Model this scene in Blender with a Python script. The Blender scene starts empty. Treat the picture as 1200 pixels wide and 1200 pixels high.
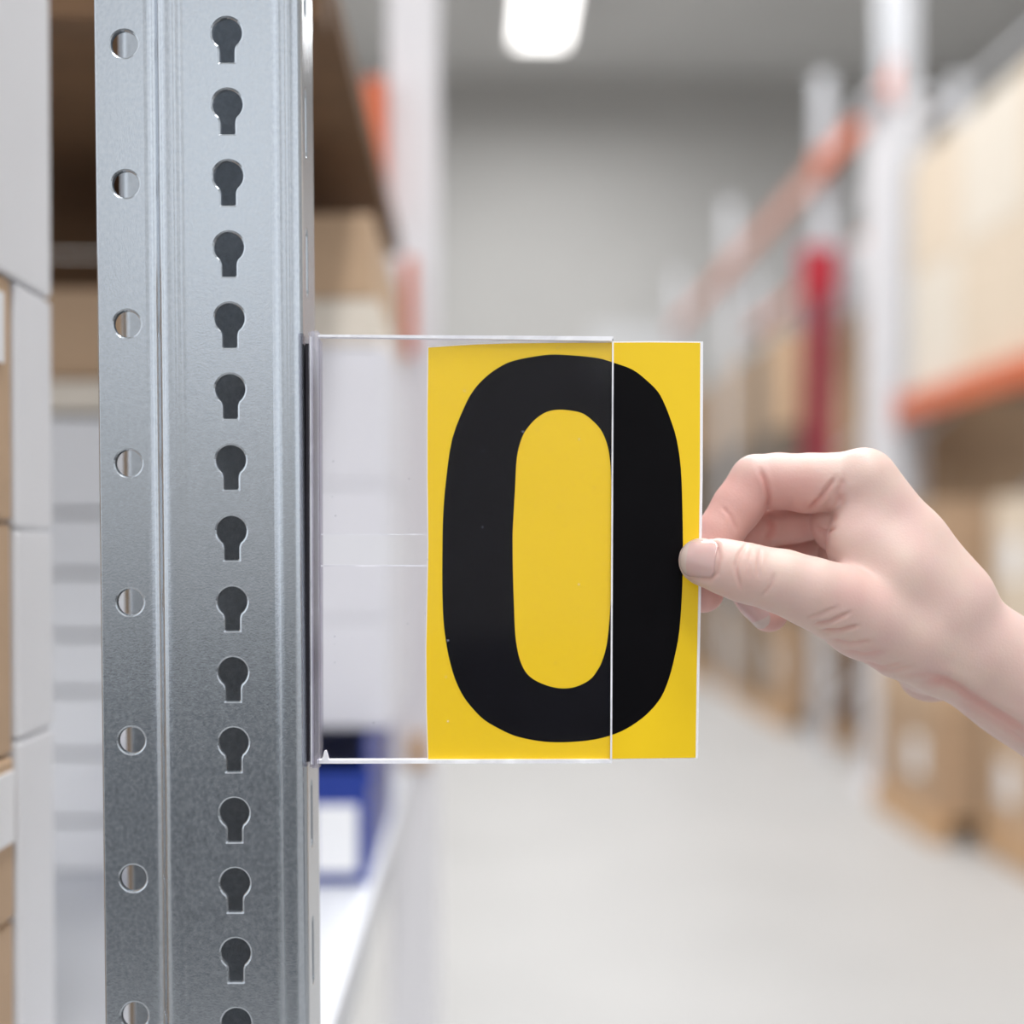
import bpy, bmesh, math, random
import numpy as np
from mathutils import Vector, Matrix

random.seed(7)
rng = np.random.default_rng(7)
SC = bpy.context.scene
COL = SC.collection

# ------------------------------------------------------------------ camera
F = 50.0 / 36.0 * 1200.0           # focal length in pixels of the 1200 px frame
CAM = Vector((0.0, 0.0, 1.5))
PITCH = math.radians(1.0)
PPX, PPY = 600.0, 669.0
cd = bpy.data.cameras.new('camera')
cam = bpy.data.objects.new('camera', cd)
COL.objects.link(cam)
cam.location = CAM
cam.rotation_euler = (math.radians(90) - PITCH, 0, 0)
cd.lens = 50; cd.sensor_width = 36; cd.sensor_fit = 'HORIZONTAL'
cd.shift_y = (PPY - 600) / 1200.0
cd.clip_start = 0.02; cd.clip_end = 200
cd.dof.use_dof = True
cd.dof.focus_distance = 0.503
cd.dof.aperture_fstop = 3.4
SC.camera = cam

# ------------------------------------------------------------------ world, lights, exposure
w = bpy.data.worlds.new('world'); SC.world = w; w.use_nodes = True
bg = w.node_tree.nodes['Background']
bg.inputs[0].default_value = (0.93, 0.96, 1.0, 1)
bg.inputs[1].default_value = 1.5
SC.view_settings.view_transform = 'Standard'
SC.view_settings.look = 'None'
SC.view_settings.gamma = 1.0
SC.view_settings.use_curve_mapping = False
SC.view_settings.exposure = 0.0

def area(name, loc, size, size_y, power, rot=(0, 0, 0), color=(1, 1, 1)):
    l = bpy.data.lights.new(name, 'AREA'); l.shape = 'RECTANGLE'
    l.size = size; l.size_y = size_y; l.energy = power; l.color = color
    o = bpy.data.objects.new(name, l); COL.objects.link(o)
    o.location = loc; o.rotation_euler = rot
    return o
# high-bay luminaires of the hall (their housings are built further down)
LUM = [(0.9, -5.0), (0.9, -1.5), (0.9, 2.0), (0.9, 5.5), (0.9, 9.0), (0.9, 12.5), (0.9, 16.0), (0.9, 19.5)]
ANG = math.atan(0.024)
def A(u, v, z=0.0):
    """aisle frame (u right, v along the aisle) to world"""
    return Vector((u * math.cos(ANG) - v * math.sin(ANG), u * math.sin(ANG) + v * math.cos(ANG), z))
for i, (u, v) in enumerate(LUM):
    area('luminaire_light', A(u, v, 8.72), 0.7, 2.4, 270, (0, 0, ANG), (0.99, 0.995, 1.0))

# ------------------------------------------------------------------ helpers
def P(px, py, dy=0.0):
    """point of the photograph (1200 px frame) at the depth 0.505 m + dy mm -> world metres"""
    Y = 0.505 + dy * 0.001
    a = (px - PPX) / F; b = (PPY - py) / F
    t = Y / (math.cos(PITCH) + b * math.sin(PITCH))
    return CAM + t * (Vector((a, 0, 0)) + Vector((0, math.cos(PITCH), -math.sin(PITCH)))
                      + b * Vector((0, math.sin(PITCH), math.cos(PITCH))))

def tag(o, label=None, cat=None, group=None, kind=None):
    if label: o['label'] = label
    if cat: o['category'] = cat
    if group: o['group'] = group
    if kind: o['kind'] = kind
    return o

def empty(name, loc=(0, 0, 0), rz=0.0):
    o = bpy.data.objects.new(name, None); COL.objects.link(o)
    o.location = loc; o.rotation_euler = (0, 0, rz); o.empty_display_size = 0.05
    return o

def obj(name, me, mat, parent=None, loc=None, rz=None, smooth=False):
    if isinstance(me, bmesh.types.BMesh):
        bm = me; me = bpy.data.meshes.new(name); bm.to_mesh(me); bm.free()
    if smooth:
        for p in me.polygons: p.use_smooth = True
    o = bpy.data.objects.new(name, me); COL.objects.link(o)
    if mat is not None:
        if len(me.materials) == 0: me.materials.append(mat)
    if parent is not None: o.parent = parent
    if loc is not None: o.location = loc
    if rz is not None: o.rotation_euler = (0, 0, rz)
    return o

def box(bm, x0, x1, y0, y1, z0, z1, bev=0.0, seg=2):
    r = bmesh.ops.create_cube(bm, size=1.0)
    vs = r['verts']
    for v in vs:
        v.co = Vector(((x0 + x1) / 2 + v.co.x * (x1 - x0), (y0 + y1) / 2 + v.co.y * (y1 - y0), (z0 + z1) / 2 + v.co.z * (z1 - z0)))
    if bev > 0:
        es = list({e for v in vs for e in v.link_edges})
        bmesh.ops.bevel(bm, geom=es, offset=bev, segments=seg, affect='EDGES', profile=0.5)
    return bm

def boxbm(*a, **k):
    return box(bmesh.new(), *a, **k)

# ------------------------------------------------------------------ materials
def nt(m):
    m.use_nodes = True
    return m.node_tree, m.node_tree.nodes['Principled BSDF']

def mat(name, col, rough=0.6, metal=0.0, var=0.06, scale=8.0, bump=0.0, bscale=200.0, stretch=None, spec=0.5):
    m = bpy.data.materials.new(name); t, b = nt(m)
    tc = t.nodes.new('ShaderNodeTexCoord')
    mp = t.nodes.new('ShaderNodeMapping')
    if stretch: mp.inputs['Scale'].default_value = stretch
    t.links.new(tc.outputs['Object'], mp.inputs['Vector'])
    n = t.nodes.new('ShaderNodeTexNoise'); n.inputs['Scale'].default_value = scale; n.inputs['Detail'].default_value = 4
    t.links.new(mp.outputs[0], n.inputs['Vector'])
    r = t.nodes.new('ShaderNodeValToRGB')
    c = Vector(col[:3])
    r.color_ramp.elements[0].position = 0.3; r.color_ramp.elements[1].position = 0.7
    r.color_ramp.elements[0].color = (*(c * (1 - var)), 1)
    r.color_ramp.elements[1].color = (*[min(1, x * (1 + var)) for x in c], 1)
    t.links.new(n.outputs['Fac'], r.inputs['Fac'])
    t.links.new(r.outputs['Color'], b.inputs['Base Color'])
    b.inputs['Roughness'].default_value = rough
    b.inputs['Metallic'].default_value = metal
    b.inputs['Specular IOR Level'].default_value = spec
    if bump > 0:
        n2 = t.nodes.new('ShaderNodeTexNoise'); n2.inputs['Scale'].default_value = bscale; n2.inputs['Detail'].default_value = 3
        t.links.new(mp.outputs[0], n2.inputs['Vector'])
        bp = t.nodes.new('ShaderNodeBump'); bp.inputs['Strength'].default_value = bump; bp.inputs['Distance'].default_value = 0.001
        t.links.new(n2.outputs['Fac'], bp.inputs['Height'])
        t.links.new(bp.outputs['Normal'], b.inputs['Normal'])
    return m

def srgb(r, g, b):
    f = lambda c: (c / 255 / 12.92) if c / 255 <= 0.04045 else ((c / 255 + 0.055) / 1.055) ** 2.4
    return (f(r), f(g), f(b))

M = {}
M['floor'] = mat('pale_concrete', srgb(158, 157, 156), 0.5, 0, 0.05, 1.2)
M['wall'] = mat('grey_wall_paint', srgb(188, 187, 185), 0.8, 0, 0.03, 0.5)
M['ceiling'] = mat('white_ceiling', srgb(225, 225, 224), 0.8, 0, 0.03, 0.4)
M['door'] = mat('pale_door', srgb(205, 206, 208), 0.6, 0, 0.02, 1)
M['white_box'] = mat('white_carton', srgb(228, 228, 231), 0.65, 0, 0.02, 6)
M['cream_box'] = mat('cream_carton', srgb(226, 216, 202), 0.65, 0, 0.03, 6)
M['tan'] = mat('tan_carton', srgb(194, 164, 134), 0.75, 0, 0.06, 5, stretch=(1, 1, 6))
M['beige'] = mat('beige_carton', srgb(222, 205, 184), 0.75, 0, 0.05, 4, stretch=(1, 1, 6))
M['kraft'] = mat('kraft_carton', srgb(176, 147, 119), 0.75, 0, 0.07, 4, stretch=(1, 1, 6))
M['greycarton'] = mat('grey_carton', srgb(150, 154, 160), 0.7, 0, 0.05, 4)
M['brown'] = mat('brown_carton', srgb(120, 92, 66), 0.75, 0, 0.08, 4)
M['greybrown'] = mat('grey_brown_carton', srgb(112, 100, 88), 0.75, 0, 0.08, 2)
M['shaded_wood'] = mat('shaded_chipboard', srgb(104, 76, 50), 0.8, 0, 0.15, 30)  # chipboard brown, darkened in colour for the shade inside the bay
M['wood'] = mat('pallet_wood', srgb(196, 160, 122), 0.75, 0, 0.12, 10, stretch=(1, 8, 8))
M['deck'] = mat('grey_deck_board', srgb(150, 136, 122), 0.8, 0, 0.08, 6)
M['tape'] = mat('packing_tape', srgb(176, 140, 100), 0.3, 0, 0.03, 4)
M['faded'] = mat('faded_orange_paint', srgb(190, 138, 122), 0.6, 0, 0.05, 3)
M['label'] = mat('white_label', srgb(240, 240, 242), 0.5, 0, 0.01, 4)
M['orange'] = mat('orange_paint', srgb(214, 106, 62), 0.4, 0, 0.05, 3)
M['red'] = mat('red_paint', srgb(176, 30, 48), 0.4, 0, 0.05, 3)
M['darkred'] = mat('dark_red_paint', srgb(134, 38, 54), 0.5, 0, 0.05, 3)
M['post'] = mat('light_galvanised', srgb(205, 207, 212), 0.5, 0.3, 0.03, 4)
M['white_post'] = mat('white_column_paint', srgb(226, 224, 227), 0.55, 0, 0.02, 3)
M['blue'] = mat('blue_plastic', srgb(28, 58, 150), 0.4, 0, 0.05, 6)
M['dark'] = mat('dark_plastic', srgb(52, 48, 46), 0.6, 0, 0.08, 6)
M['cupboard'] = mat('dark_reflection_paint', srgb(42, 48, 58), 0.5, 0, 0.05, 4)  # dark paint of the added cupboards, meant for the upright's reflection
M['wrap'] = mat('shrink_wrap', srgb(220, 220, 222), 0.35, 0, 0.03, 8)
M['magnet'] = mat('black_magnet', (0.006, 0.0028, 0.010, (0.70, 0.72, 0.95, 1)), 0.5, 0, 0.1, 40)
M['yellow'] = mat('yellow_print', srgb(246, 206, 30), 0.32, 0, 0.015, 30, spec=0.4)
M['black_print'] = mat('black_print', (0.0035, 0.0032, 0.0042), 0.35, 0, 0.1, 60, spec=0.08)
M['card_white'] = mat('white_card', srgb(248, 247, 252), 0.5, 0, 0.005, 20)

def galvanised():
    m = bpy.data.materials.new('galvanised_steel'); t, b = nt(m)
    tc = t.nodes.new('ShaderNodeTexCoord')
    n = t.nodes.new('ShaderNodeTexNoise'); n.inputs['Scale'].default_value = 750; n.inputs['Detail'].default_value = 4
    mp = t.nodes.new('ShaderNodeMapping'); mp.inputs['Scale'].default_value = (1, 1, 0.8)
    t.links.new(tc.outputs['Object'], mp.inputs['Vector']); t.links.new(mp.outputs[0], n.inputs['Vector'])
    r = t.nodes.new('ShaderNodeValToRGB')
    r.color_ramp.elements[0].position = 0.25; r.color_ramp.elements[0].color = (0.45, 0.487, 0.53, 1)
    r.color_ramp.elements[1].position = 0.75; r.color_ramp.elements[1].color = (0.53, 0.567, 0.61, 1)
    t.links.new(n.outputs['Fac'], r.inputs['Fac']); t.links.new(r.outputs['Color'], b.inputs['Base Color'])
    b.inputs['Metallic'].default_value = 0.88
    n3 = t.nodes.new('ShaderNodeTexNoise'); n3.inputs['Scale'].default_value = 1500; n3.inputs['Detail'].default_value = 2
    t.links.new(tc.outputs['Object'], n3.inputs['Vector'])
    mr = t.nodes.new('ShaderNodeMapRange')
    mr.inputs['From Min'].default_value = 0.3; mr.inputs['From Max'].default_value = 0.7
    mr.inputs['To Min'].default_value = 0.20; mr.inputs['To Max'].default_value = 0.27
    t.links.new(n.outputs['Fac'], mr.inputs['Value']); t.links.new(mr.outputs[0], b.inputs['Roughness'])
    bp = t.nodes.new('ShaderNodeBump'); bp.inputs['Strength'].default_value = 0.10; bp.inputs['Distance'].default_value = 0.0003
    t.links.new(n3.outputs['Fac'], bp.inputs['Height']); t.links.new(bp.outputs['Normal'], b.inputs['Normal'])
    return m
M['galv'] = galvanised()

def acrylic(name, tint, haze, gloss=0.05, hazecol=(0.80, 0.79, 0.86, 1)):
    m = bpy.data.materials.new(name); m.use_nodes = True; t = m.node_tree
    t.nodes.clear()
    out = t.nodes.new('ShaderNodeOutputMaterial')
    tr = t.nodes.new('ShaderNodeBsdfTransparent'); tr.inputs[0].default_value = tint
    df = t.nodes.new('ShaderNodeBsdfDiffuse'); df.inputs[0].default_value = hazecol
    gl = t.nodes.new('ShaderNodeBsdfGlossy'); gl.inputs['Roughness'].default_value = 0.04
    # faint scratches and smears in the haze
    tc = t.nodes.new('ShaderNodeTexCoord'); n = t.nodes.new('ShaderNodeTexNoise')
    n.inputs['Scale'].default_value = 40; n.inputs['Detail'].default_value = 8; n.inputs['Distortion'].default_value = 1.5
    t.links.new(tc.outputs['Object'], n.inputs['Vector'])
    mr = t.nodes.new('ShaderNodeMapRange'); mr.inputs['From Min'].default_value = 0.35; mr.inputs['From Max'].default_value = 0.75
    mr.inputs['To Min'].default_value = haze * 0.8; mr.inputs['To Max'].default_value = haze * 1.4
    t.links.new(n.outputs['Fac'], mr.inputs['Value'])
    vo = t.nodes.new('ShaderNodeTexVoronoi'); vo.inputs['Scale'].default_value = 150
    t.links.new(tc.outputs['Object'], vo.inputs['Vector'])
    lt = t.nodes.new('ShaderNodeMath'); lt.operation = 'LESS_THAN'; lt.inputs[1].default_value = 0.07
    t.links.new(vo.outputs['Distance'], lt.inputs[0])
    sx = t.nodes.new('ShaderNodeSeparateColor'); t.links.new(vo.outputs['Color'], sx.inputs[0])
    gt = t.nodes.new('ShaderNodeMath'); gt.operation = 'MULTIPLY'
    pw = t.nodes.new('ShaderNodeMath'); pw.operation = 'POWER'; pw.inputs[1].default_value = 5.0
    t.links.new(sx.outputs[0], pw.inputs[0]); t.links.new(lt.outputs[0], gt.inputs[0]); t.links.new(pw.outputs[0], gt.inputs[1])
    sc = t.nodes.new('ShaderNodeMath'); sc.operation = 'MULTIPLY_ADD'; sc.inputs[1].default_value = 0.25
    t.links.new(gt.outputs[0], sc.inputs[0]); t.links.new(mr.outputs[0], sc.inputs[2])
    m1 = t.nodes.new('ShaderNodeMixShader'); t.links.new(sc.outputs[0], m1.inputs[0])
    t.links.new(tr.outputs[0], m1.inputs[1]); t.links.new(df.outputs[0], m1.inputs[2])
    m2 = t.nodes.new('ShaderNodeMixShader')
    m2.inputs[0].default_value = gloss
    t.links.new(m1.outputs[0], m2.inputs[1]); t.links.new(gl.outputs[0], m2.inputs[2])
    t.links.new(m2.outputs[0], out.inputs[0])
    return m
M['sheet'] = acrylic('clear_acrylic', (0.992, 0.988, 0.994, 1), 0.0028, 0.010, (0.70, 0.72, 0.95, 1))
M['flange'] = acrylic('clear_acrylic_flange', (0.86, 0.85, 0.89, 1), 0.10, 0.14)
M['edge'] = acrylic('acrylic_cut_edge', (0.9, 0.9, 0.95, 1), 0.8, 0.03, (0.93, 0.93, 0.97, 1))

def skin():
    m = bpy.data.materials.new('skin'); t, b = nt(m)
    tc = t.nodes.new('ShaderNodeTexCoord')
    at = t.nodes.new('ShaderNodeAttribute'); at.attribute_name = 'flush'
    n = t.nodes.new('ShaderNodeTexNoise'); n.inputs['Scale'].default_value = 70; n.inputs['Detail'].default_value = 5
    t.links.new(tc.outputs['Object'], n.inputs['Vector'])
    r = t.nodes.new('ShaderNodeValToRGB')
    r.color_ramp.elements[0].position = 0.3; r.color_ramp.elements[0].color = (*srgb(212, 186, 174), 1)
    r.color_ramp.elements[1].position = 0.72; r.color_ramp.elements[1].color = (*srgb(209, 176, 169), 1)
    t.links.new(n.outputs['Fac'], r.inputs['Fac'])
    mx = t.nodes.new('ShaderNodeMix'); mx.data_type = 'RGBA'
    t.links.new(at.outputs['Fac'], mx.inputs[0]); t.links.new(r.outputs['Color'], mx.inputs[6])
    mx.inputs[7].default_value = (*srgb(208, 150, 141), 1)
    t.links.new(mx.outputs[2], b.inputs['Base Color'])
    b.inputs['Roughness'].default_value = 0.5
    b.inputs['Specular IOR Level'].default_value = 0.35
    b.inputs['Subsurface Weight'].default_value = 0.22
    b.inputs['Subsurface Radius'].default_value = (1.0, 0.4, 0.25)
    b.inputs['Subsurface Scale'].default_value = 0.004
    v = t.nodes.new('ShaderNodeTexVoronoi'); v.inputs['Scale'].default_value = 1100
    t.links.new(tc.outputs['Object'], v.inputs['Vector'])
    n2 = t.nodes.new('ShaderNodeTexNoise'); n2.inputs['Scale'].default_value = 400; n2.inputs['Detail'].default_value = 4
    t.links.new(tc.outputs['Object'], n2.inputs['Vector'])
    ad = t.nodes.new('ShaderNodeMath'); ad.operation = 'ADD'
    t.links.new(v.outputs['Distance'], ad.inputs[0]); t.links.new(n2.outputs['Fac'], ad.inputs[1])
    bp = t.nodes.new('ShaderNodeBump'); bp.inputs['Strength'].default_value = 0.12; bp.inputs['Distance'].default_value = 0.0003
    t.links.new(ad.outputs[0], bp.inputs['Height']); t.links.new(bp.outputs['Normal'], b.inputs['Normal'])
    return m
M['skin'] = skin()
def nailmat():
    m = mat('fingernail', srgb(203, 168, 163), 0.2, 0, 0.03, 90)
    b = m.node_tree.nodes['Principled BSDF']
    b.inputs['Subsurface Weight'].default_value = 0.3; b.inputs['Subsurface Scale'].default_value = 0.002
    return m
M['nail'] = nailmat()
M['nail_tip'] = mat('fingernail_tip', srgb(200, 180, 172), 0.22, 0, 0.03, 90)
em = bpy.data.materials.new('lamp_diffuser'); t_, b_ = nt(em)
b_.inputs['Emission Color'].default_value = (1, 0.98, 0.95, 1); b_.inputs['Emission Strength'].default_value = 4.0
M['lamp'] = em

# ------------------------------------------------------------------ the hall
def struct(name, bm, m, loc=(0, 0, 0), rz=ANG):
    return tag(obj(name, bm, m, None, loc, rz), kind='structure')
CH = 9.4
struct('floor', boxbm(-4.2, 9.2, -8.2, 24.2, -0.1, 0.0), M['floor'])
struct('wall_back', boxbm(-4.2, 9.2, 24.0, 24.2, 0, CH), M['wall'])
def side_wall(name, u0, u1):
    bm = bmesh.new()                       # long wall; unseen window openings added at the near end for side light
    box(bm, u0, u1, 2.2, 24.0, 0, CH); box(bm, u0, u1, -8.0, 2.2, 0, 1.0); box(bm, u0, u1, -8.0, 2.2, 6.6, CH)
    for k in range(4):
        box(bm, u0, u1, -8.0 + k * 3.2, -7.6 + k * 3.2, 1.0, 6.6)
    struct(name, bm, M['wall'])
side_wall('wall_right', 9.0, 9.2)
side_wall('wall_left', -4.2, -4.0)
bm = bmesh.new()  # wall behind the viewer; its unseen windows are added for light and reflections
box(bm, -4.2, 9.2, -8.2, -8.0, 0, 2.6); box(bm, -4.2, 9.2, -8.2, -8.0, 5.8, CH)
for k in range(5):
    u = -4.2 + k * 3.2
    box(bm, u, u + 1.3, -8.2, -8.0, 2.6, 5.8)
struct('wall_front', bm, M['wall'])
struct('ceiling', boxbm(-4.2, 9.2, -8.2, 24.2, CH, CH + 0.15), M['ceiling'])
d = struct('door_1', boxbm(1.9, 3.6, 23.93, 24.0, 0, 5.2, bev=0.01), M['door'])
for k in range(8):
    obj('panel', boxbm(1.95, 3.55, 23.9, 23.935, 0.05 + 0.64 * k, 0.65 + 0.64 * k, bev=0.01), M['door'], d)
for i, (u, v) in enumerate(LUM):
    L = tag(empty('strip_luminaire', A(u, v, 8.75), ANG), 'white strip luminaire hung over the aisle, number %s along the hall' % ['one', 'two', 'three', 'four', 'five', 'six', 'seven', 'eight'][i], 'luminaire', 'ceiling luminaires')
    obj('housing', boxbm(-0.38, 0.38, -1.25, 1.25, 0.03, 0.1, bev=0.01), M['white_post'], L)
    obj('diffuser', boxbm(-0.35, 0.35, -1.2, 1.2, 0.0, 0.03), M['lamp'], L)
    for s_ in (-0.9, 0.9):
        obj('hanger', boxbm(-0.01, 0.01, s_ - 0.01, s_ + 0.01, 0.1, CH - 8.75), M['post'], L)
for k in range(6):  # unseen cupboards, added to darken the low reflections in the upright
    L = tag(empty('reflection_cabinet', A(-3.3 + k * 1.15, -3.6, 0), ANG), 'unseen dark cupboard added behind the viewer for the steel to reflect, number %s from the left wall' % ['one', 'two', 'three', 'four', 'five', 'six'][k], 'cupboard', 'unseen cupboards added for dark reflections')
    obj('cabinet_body', boxbm(-0.56, 0.56, -0.25, 0.25, 0.05, 1.2, bev=0.006), M['cupboard'], L)
    obj('plinth', boxbm(-0.54, 0.54, -0.22, 0.22, 0.0, 0.05), M['dark'], L)
    for s_ in (-1, 1):
        d = obj('door', boxbm(s_ * 0.28 - 0.27, s_ * 0.28 + 0.27, 0.25, 0.27, 0.07, 1.18, bev=0.004), M['cupboard'], L)
        obj('handle', boxbm(s_ * 0.06 - 0.008, s_ * 0.06 + 0.008, 0.27, 0.295, 0.6, 0.75), M['post'], d)

# ------------------------------------------------------------------ carton builder
def carton(u0, u1, v0, v1, z0, z1, m, label, cat='box', labels=(), tape=True, group=None, name='carton'):
    """box in the aisle frame; labels: list of (face, centre along face 0..1, centre height 0..1, width, height)"""
    g = 0.0015
    root = tag(empty(name, A((u0 + u1) / 2, (v0 + v1) / 2, z0), ANG), label, cat, group)
    a, b, h = (u1 - u0) / 2 - g, (v1 - v0) / 2 - g, (z1 - z0) - 0.0008
    obj('carton_body', boxbm(-a, a, -b, b, 0, h, bev=min(0.0016, h * 0.04), seg=1), M[m], root)
    if tape:
        bm = bmesh.new(); tw = min(0.025, a * 0.25)
        box(bm, -tw, tw, -b - 0.0006, b + 0.0006, h - 0.0002, h + 0.0004)
        box(bm, -tw, tw, -b - 0.0006, -b + 0.0002, h * 0.8, h + 0.0004)
        obj('packing_tape', bm, M['tape'], root)
    for (face, s, q, lw, lh) in labels:
        if face == 'front':
            c = -a + 2 * a * s
            bm = boxbm(c - lw / 2, c + lw / 2, -b - 0.0012, -b - 0.0001, q * h - lh / 2, q * h + lh / 2)
        elif face == 'left':
            c = -b + 2 * b * s
            bm = boxbm(-a - 0.0012, -a - 0.0001, c - lw / 2, c + lw / 2, q * h - lh / 2, q * h + lh / 2)
        else:
            c = -b + 2 * b * s
            bm = boxbm(a + 0.0001, a + 0.0012, c - lw / 2, c + lw / 2, q * h - lh / 2, q * h + lh / 2)
        obj('paper_label', bm, M['label'], root)
    return root

def pallet(u0, u1, v0, v1, z0, label):
    root = tag(empty('pallet', A((u0 + u1) / 2, (v0 + v1) / 2, z0), ANG), label, 'pallet', 'wooden pallets of the right-hand rack')
    a, b = (u1 - u0) / 2, (v1 - v0) / 2
    n = 6
    for k in range(n):
        c = -b + (2 * b) * (k + 0.5) / n
        obj('deck_board', boxbm(-a, a, c - b / n * 0.75, c + b / n * 0.75, 0.122, 0.144), M['wood'], root)
    for s in (-1, 0, 1):
        obj('stringer', boxbm(s * (a - 0.05) - 0.05, s * (a - 0.05) + 0.05, -b, b, 0.022, 0.122), M['wood'], root)
        obj('skid_board', boxbm(s * (a - 0.05) - 0.05, s * (a - 0.05) + 0.05, -b, b, 0.0, 0.022), M['wood'], root)
    return root

# ------------------------------------------------------------------ right-hand pallet rack
RU = 2.45
frames = [4.6, 8.3, 10.3, 14.1, 17.8]
wordn = ['nearest', 'second', 'third', 'fourth', 'farthest']
for k, v in enumerate(frames):
    root = tag(empty('pallet_rack_support', A(RU, v, 0), ANG), 'pale galvanised upright frame of the right-hand rack, %s from the viewer' % wordn[k], 'rack support', 'right-hand rack supports')
    for du in (0.0, 1.0):
        obj('post', boxbm(du, du + 0.1, -0.05, 0.05, 0, 4.9, bev=0.004, seg=1), M['post'], root)
        obj('foot_plate', boxbm(du - 0.02, du + 0.12, -0.07, 0.07, 0, 0.01), M['post'], root)
    for q in range(5):
        bm = bmesh.new(); box(bm, -0.015, 0.015, -0.01, 0.01, 0, 1.2)
        bm.transform(Matrix.Translation((0.1, 0, 0.3 + q * 0.9)) @ Matrix.Rotation(math.radians(48), 4, 'Y'))
        obj('brace', bm, M['post'], root)

def beam(v0, v1, z, du, label, h=0.12, m='orange'):
    root = tag(empty('rack_beam', A(RU + du, (v0 + v1) / 2, z), ANG), label, 'rack beam', 'right-hand rack beams')
    L = (v1 - v0) / 2
    obj('beam_profile', boxbm(0, 0.045, -L + 0.055, L - 0.055, -h, 0, bev=0.004, seg=1), M[m], root)
    for s in (-1, 1):
        c = s * (L - 0.053)
        obj('end_connector', boxbm(-0.006, 0.0, c - 0.05, c + 0.05, -h - 0.05, 0.05), M[m], root)
    return root
beam(4.6, 8.3, 2.36, -0.002, 'orange rack beam at the front under the beige cartons at right', h=0.13)
beam(4.6, 8.3, 2.36, 0.99, 'orange rack beam at the rear under the beige cartons at right', h=0.13)
for k, (a, b) in enumerate([(8.3, 10.3), (10.3, 14.1), (14.1, 17.8)]):
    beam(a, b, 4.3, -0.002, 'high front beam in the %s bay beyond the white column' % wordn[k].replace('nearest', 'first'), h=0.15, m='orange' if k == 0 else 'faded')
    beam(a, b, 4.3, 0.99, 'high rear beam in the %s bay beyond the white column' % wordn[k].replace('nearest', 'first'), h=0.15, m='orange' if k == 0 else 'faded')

# first bay: pallets on the floor, tan cartons with white labels
for k, v in enumerate([4.72, 5.88, 7.04]):
    sh = -0.21 if k == 2 else 0.0
    pallet(RU + 0.03 + sh, RU + 1.03 + sh, v, v + 1.08, 0.0, 'wooden floor pallet of the right-hand rack under the %s carton block' % ['nearest', 'middle', 'farthest'][k])
word3 = ['bottom', 'middle', 'top']
mats0 = [['beige', 'tan', 'beige'], ['tan', 'beige', 'beige'], ['kraft', 'tan', 'kraft']]
for k, v in enumerate([4.72, 5.88, 7.04]):
    for q in range(3):
        z0 = 0.145 + q * 0.53
        m = mats0[k][q]
        lb = [('left', 0.3, 0.5, 0.2, 0.2)] if (k + q) % 2 == 0 or k == 2 else [('left', 0.72, 0.45, 0.2, 0.2)]
        sh = -0.21 if k == 2 else 0.0
        carton(RU + 0.05 + sh, RU + 0.99 + sh, v + 0.03, v + 1.04 - 0.06 * (q == 2), z0, z0 + 0.525, m,
               '%s carton, %s of the %s pallet stack at right' % ({'beige': 'pale beige', 'tan': 'tan', 'kraft': 'brown kraft'}[m], word3[q], ['nearest', 'middle', 'farthest'][k]),
               labels=lb, group='cartons stacked on the right-hand pallets')
# first bay: level above the orange beam
deck = tag(obj('shelf_deck', boxbm(RU + 0.05, RU + 0.98, 4.68, 8.22, 2.362, 2.38), M['deck'], None, (0, 0, 0), ANG), 'wooden shelf deck on the orange beams at right', 'shelf')
for k in range(4):
    for q in range(2):
        v = 4.72 + k * 0.87
        carton(RU + 0.04, RU + 0.96, v, v + 0.855, 2.381 + q * 0.66, 2.381 + q * 0.66 + 0.655, 'beige' if (k + q) % 3 else 'cream_box',
               'large pale carton on the orange beam, %s layer, %s along the shelf' % (['lower', 'upper'][q], ['first', 'second', 'third', 'fourth'][k]), group='cartons above the orange beam',
               labels=[])
# white building column and the red riser pipe beside it
c = tag(empty('building_column', A(RU - 0.06, 8.62, 0), ANG), 'broad white building column standing in the right-hand rack', 'column')
obj('shaft', boxbm(0.0, 0.29, -0.16, 0.16, 0, 4.15, bev=0.02), M['white_post'], c)
obj('base_plate', boxbm(-0.03, 0.32, -0.2, 0.2, 0, 0.03), M['white_post'], c)
obj('head_plate', boxbm(-0.06, 0.35, -0.22, 0.22, 4.15, 4.2), M['post'], c)
obj('upper_shaft', boxbm(0.06, 0.23, -0.1, 0.1, 4.2, CH), M['post'], c)
def cyl(r, z0, z1, n=24, r2=None):
    bm = bmesh.new(); bmesh.ops.create_cone(bm, cap_ends=True, segments=n, radius1=r, radius2=r if r2 is None else r2, depth=z1 - z0)
    bmesh.ops.translate(bm, verts=bm.verts, vec=(0, 0, (z0 + z1) / 2)); return bm
p = tag(empty('rack_banner', A(RU - 0.1, 10.22, 2.05), ANG), 'tall dark red panel fixed to the rack left of the white column', 'panel')
obj('panel_board', boxbm(-0.01, 0.22, -0.02, 0.0, 0.0, 1.25, bev=0.004), M['darkred'], p)
obj('panel_head', boxbm(-0.03, 0.24, -0.03, 0.0, 1.25, 1.6, bev=0.006), M['red'], p)
obj('mounting_batten', boxbm(0.11, 0.15, 0.0, 0.029, 0.1, 1.5), M['post'], p)
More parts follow.
